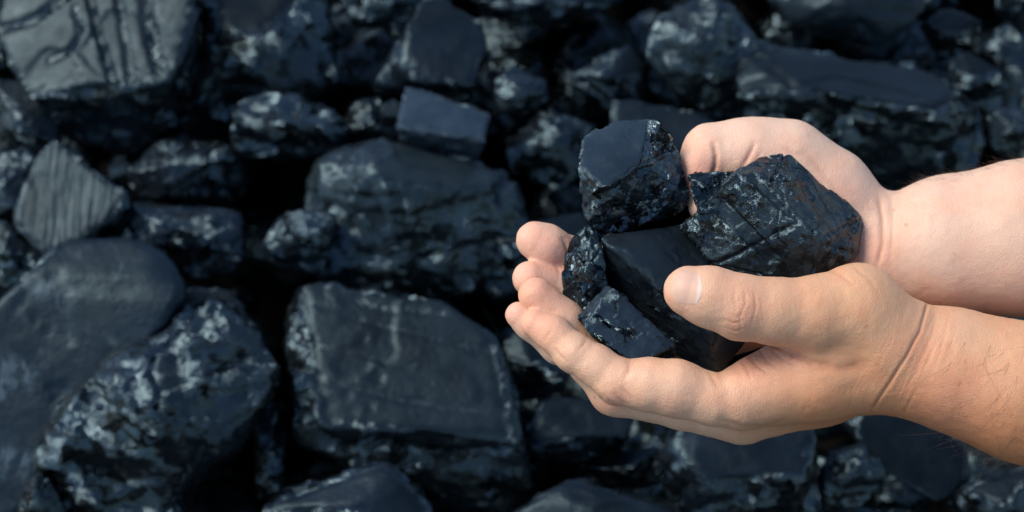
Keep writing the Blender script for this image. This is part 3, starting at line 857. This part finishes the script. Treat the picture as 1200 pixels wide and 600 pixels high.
def near_tan_shade(V, G):
    f = sstep(780, 1000, V[:, 0]) * 0.75 + 0.22
    low_shade = sstep(380, 520, V[:, 1] - (V[:, 0] - 1000) * 0.12) * sstep(820, 1000, V[:, 0])  # shade under the hand and forearm, put into the skin colour
    return [(TAN, f), ((0.52, 0.215, 0.09), low_shade * 0.85)]
near, NV, NG = build_arm(sdf_near, (575, 290, -150), (1330, 640, 130), 1.7, near_creases, PALE, near_spots, near_tan_shade, "nearer arm, tanned, thumb laid over the coal", 41, (1, 0.296, -0.05))
print("near", round(time.time() - T0, 1))

far_creases = [
    ([(836,168),(839,182),(838,196),(833,212)], 2.2, 3.4, Z), ([(884,168),(878,182),(870,196)], 2.4, 2.0, Z), ([(893,176),(886,188)], 1.8, 0.8, Z),
    ([(1030,232),(1034,258),(1034,285),(1028,312)], 2.6, 1.8, Z), ([(1044,232),(1046,262),(1044,300)], 2.4, 0.7, Z),
    ([(945,180),(965,205),(990,240),(1000,280)], 4.0, 1.0, Z), ([(915,172),(930,180),(945,182)], 3.0, 0.8, Z),
    ([(660,280),(664,290),(668,300)], 2.0, 1.4, Z), ([(652,312),(656,322)], 2.0, 1.0, Z),
]
far_spots = [
    (650, 303, 22, RED, 0.62), (625, 275, 24, PINK, 0.65), (618, 328, 28, PINK, 0.6), (604, 372, 20, RED, 0.40), (815, 200, 24, PINK, 0.6), (880, 185, 20, PINK, 0.4), (985, 215, 30, PINK, 0.3),
    (1000, 285, 28, RED, 0.35), (1030, 300, 24, PINK, 0.4), (925, 178, 18, RED, 0.2), (640, 345, 12, RED, 0.3),
]
def far_tan(V, G):
    return [(TAN, 0.06 + 0.14 * sstep(1050, 1250, V[:, 0]))]
far, FV, FG = build_arm(sdf_far, (580, 130, -260), (1330, 430, 20), 1.9, far_creases, (0.70, 0.495, 0.375), far_spots, far_tan, "farther arm, pale, thumb curled behind the coal", 61, (1, -0.10, -0.035))
print("far", round(time.time() - T0, 1))

# ------------------------------------------------------------------ thumb nail
def surf_z(fn, u, v, z0=140.0, z1=-60.0):
    zs = np.full(len(u), z0, np.float32)
    for _ in range(60):
        d = fn(np.stack([u, v, zs], 1).astype(np.float32))
        zs = np.maximum(zs - d * 0.8, z1)
    return zs

def build_nail():
    # nail plate: axis from the tip towards the joint, following the flesh below it
    tip, root = np.array([779.5, 336.0]), np.array([826.0, 341.0])
    ax = (root - tip); ln = np.linalg.norm(ax); ax /= ln; sd_ = np.array([-ax[1], ax[0]])
    nu, nv = 36, 30
    a = np.linspace(0, 1, nu); b = np.linspace(-1, 1, nv)
    A, B = np.meshgrid(a, b, indexing='ij')
    start = 0.10 + 0.26 * B ** 2           # rounded free edge
    end = 1.0 - 0.17 * B ** 2              # curved cuticle
    s = start + (end - start) * A
    wid = 21.5 * (0.84 + 0.16 * np.sin(np.pi * np.clip(s * 0.9 + 0.15, 0, 1)))
    P = tip + s[..., None] * ln * ax + (B * wid)[..., None] * sd_ + np.array([0, -1.0])
    u, v = P[..., 0].ravel(), P[..., 1].ravel()
    z = surf_z(sdf_near, u, v)
    rim = np.minimum(1 - np.abs(B), np.minimum(A * 1.2 + 0.02, (1 - A))).ravel()
    lift = -1.0 + 1.35 * sstep(0.0, 0.10, rim)
    free = (A.ravel() < 0.05)
    top = np.stack([u, v, z + lift], 1)
    bot = np.stack([u, v, z + np.minimum(lift, 0) - 1.5], 1)
    idx = np.arange(nu * nv).reshape(nu, nv)
    F1 = np.stack([idx[:-1, :-1], idx[1:, :-1], idx[1:, 1:], idx[:-1, 1:]], -1).reshape(-1, 4)
    n = nu * nv
    F = [F1, F1[:, ::-1] + n]
    loop = np.concatenate([idx[:, 0], idx[-1, 1:], idx[-2::-1, -1], idx[0, -2:0:-1]])
    nx = np.roll(loop, -1)
    F.append(np.stack([nx, loop, loop + n, nx + n], 1))
    V = np.concatenate([top, bot])
    pink, moon, white = np.array([0.63, 0.405, 0.305]), np.array([0.72, 0.56, 0.48]), np.array([0.64, 0.43, 0.32])
    AA, BB = A.ravel(), B.ravel()
    m = sstep(0.80, 0.88, AA + 0.10 * (1 - BB ** 2) - 0.05)[:, None]
    w = (1 - sstep(0.06, 0.16, AA))[:, None]
    c = pink * (1 - m) + moon * m
    c = c * (1 - w) + white * w
    c = c * 0.97
    T = np.concatenate([c, c])
    o = mesh_object("thumbnail", hand_world(V), np.concatenate(F), M_NAIL, parent=near, attrs={"tone": T})
    bm = bmesh.new(); bm.from_mesh(o.data); bmesh.ops.recalc_face_normals(bm, faces=bm.faces); bm.to_mesh(o.data); bm.free()
build_nail()

# ------------------------------------------------------------------ hair on the forearms
def build_hair(parent, V, G, sel, n, length, dirn, seed, rad=0.16, lay=0.42):
    r = np.random.RandomState(seed)
    cand = np.flatnonzero(sel)
    pick = r.choice(cand, n)
    verts, faces = [], []
    for i in pick:
        p, g = V[i].copy(), G[i]
        d = np.array(dirn, float) + r.randn(3) * 0.35
        d -= g * (d @ g) * 0.75; d /= np.linalg.norm(d)
        ln = length * (0.5 + r.rand())
        bend = r.randn(3) * 0.25
        pts = []
        for k in range(5):
            t = k / 4
            pts.append(p + (d * t + g * (lay * t - lay * 0.7 * t * t) + bend * t * t) * ln)
        pts = np.array(pts)
        sidev = np.cross(d, g); sidev /= max(np.linalg.norm(sidev), 1e-6); up = np.cross(sidev, d)
        b0 = len(verts)
        for k in range(5):
            rr = rad * (1 - 0.8 * k / 4)
            for j in range(3):
                an = 2.094 * j
                verts.append(pts[k] + (sidev * math.cos(an) + up * math.sin(an)) * rr)
        for k in range(4):
            for j in range(3):
                faces.append((b0 + k * 3 + j, b0 + k * 3 + (j + 1) % 3, b0 + k * 3 + 3 + (j + 1) % 3, b0 + k * 3 + 3 + j))
    o = mesh_object("arm_hair", hand_world(np.array(verts)), np.array(faces), M_HAIR, parent=parent)
    o["kind"] = "stuff"
u, v = NV[:, 0], NV[:, 1]
build_hair(near, NV, NG, (u > 1110) & (u < 1300) & (v > 400) & (NG[:, 2] > -0.4), 150, 34, (-0.55, 0.75, 0.1), 3, 0.15, 0.22)
build_hair(near, NV, NG, (u > 1090) & (u < 1300) & (NG[:, 1] > 0.8), 160, 15, (-0.7, 0.7, 0.1), 4, 0.09, 0.35)
u, v = FV[:, 0], FV[:, 1]
build_hair(far, FV, FG, (u > 1030) & (u < 1300) & (FG[:, 1] < -0.86), 220, 17, (-0.85, -0.3, 0.0), 6, 0.09, 0.3)
print("done", round(time.time() - T0, 1), "tris", sum(len(o.data.polygons) for o in COL.objects if o.type == 'MESH'))
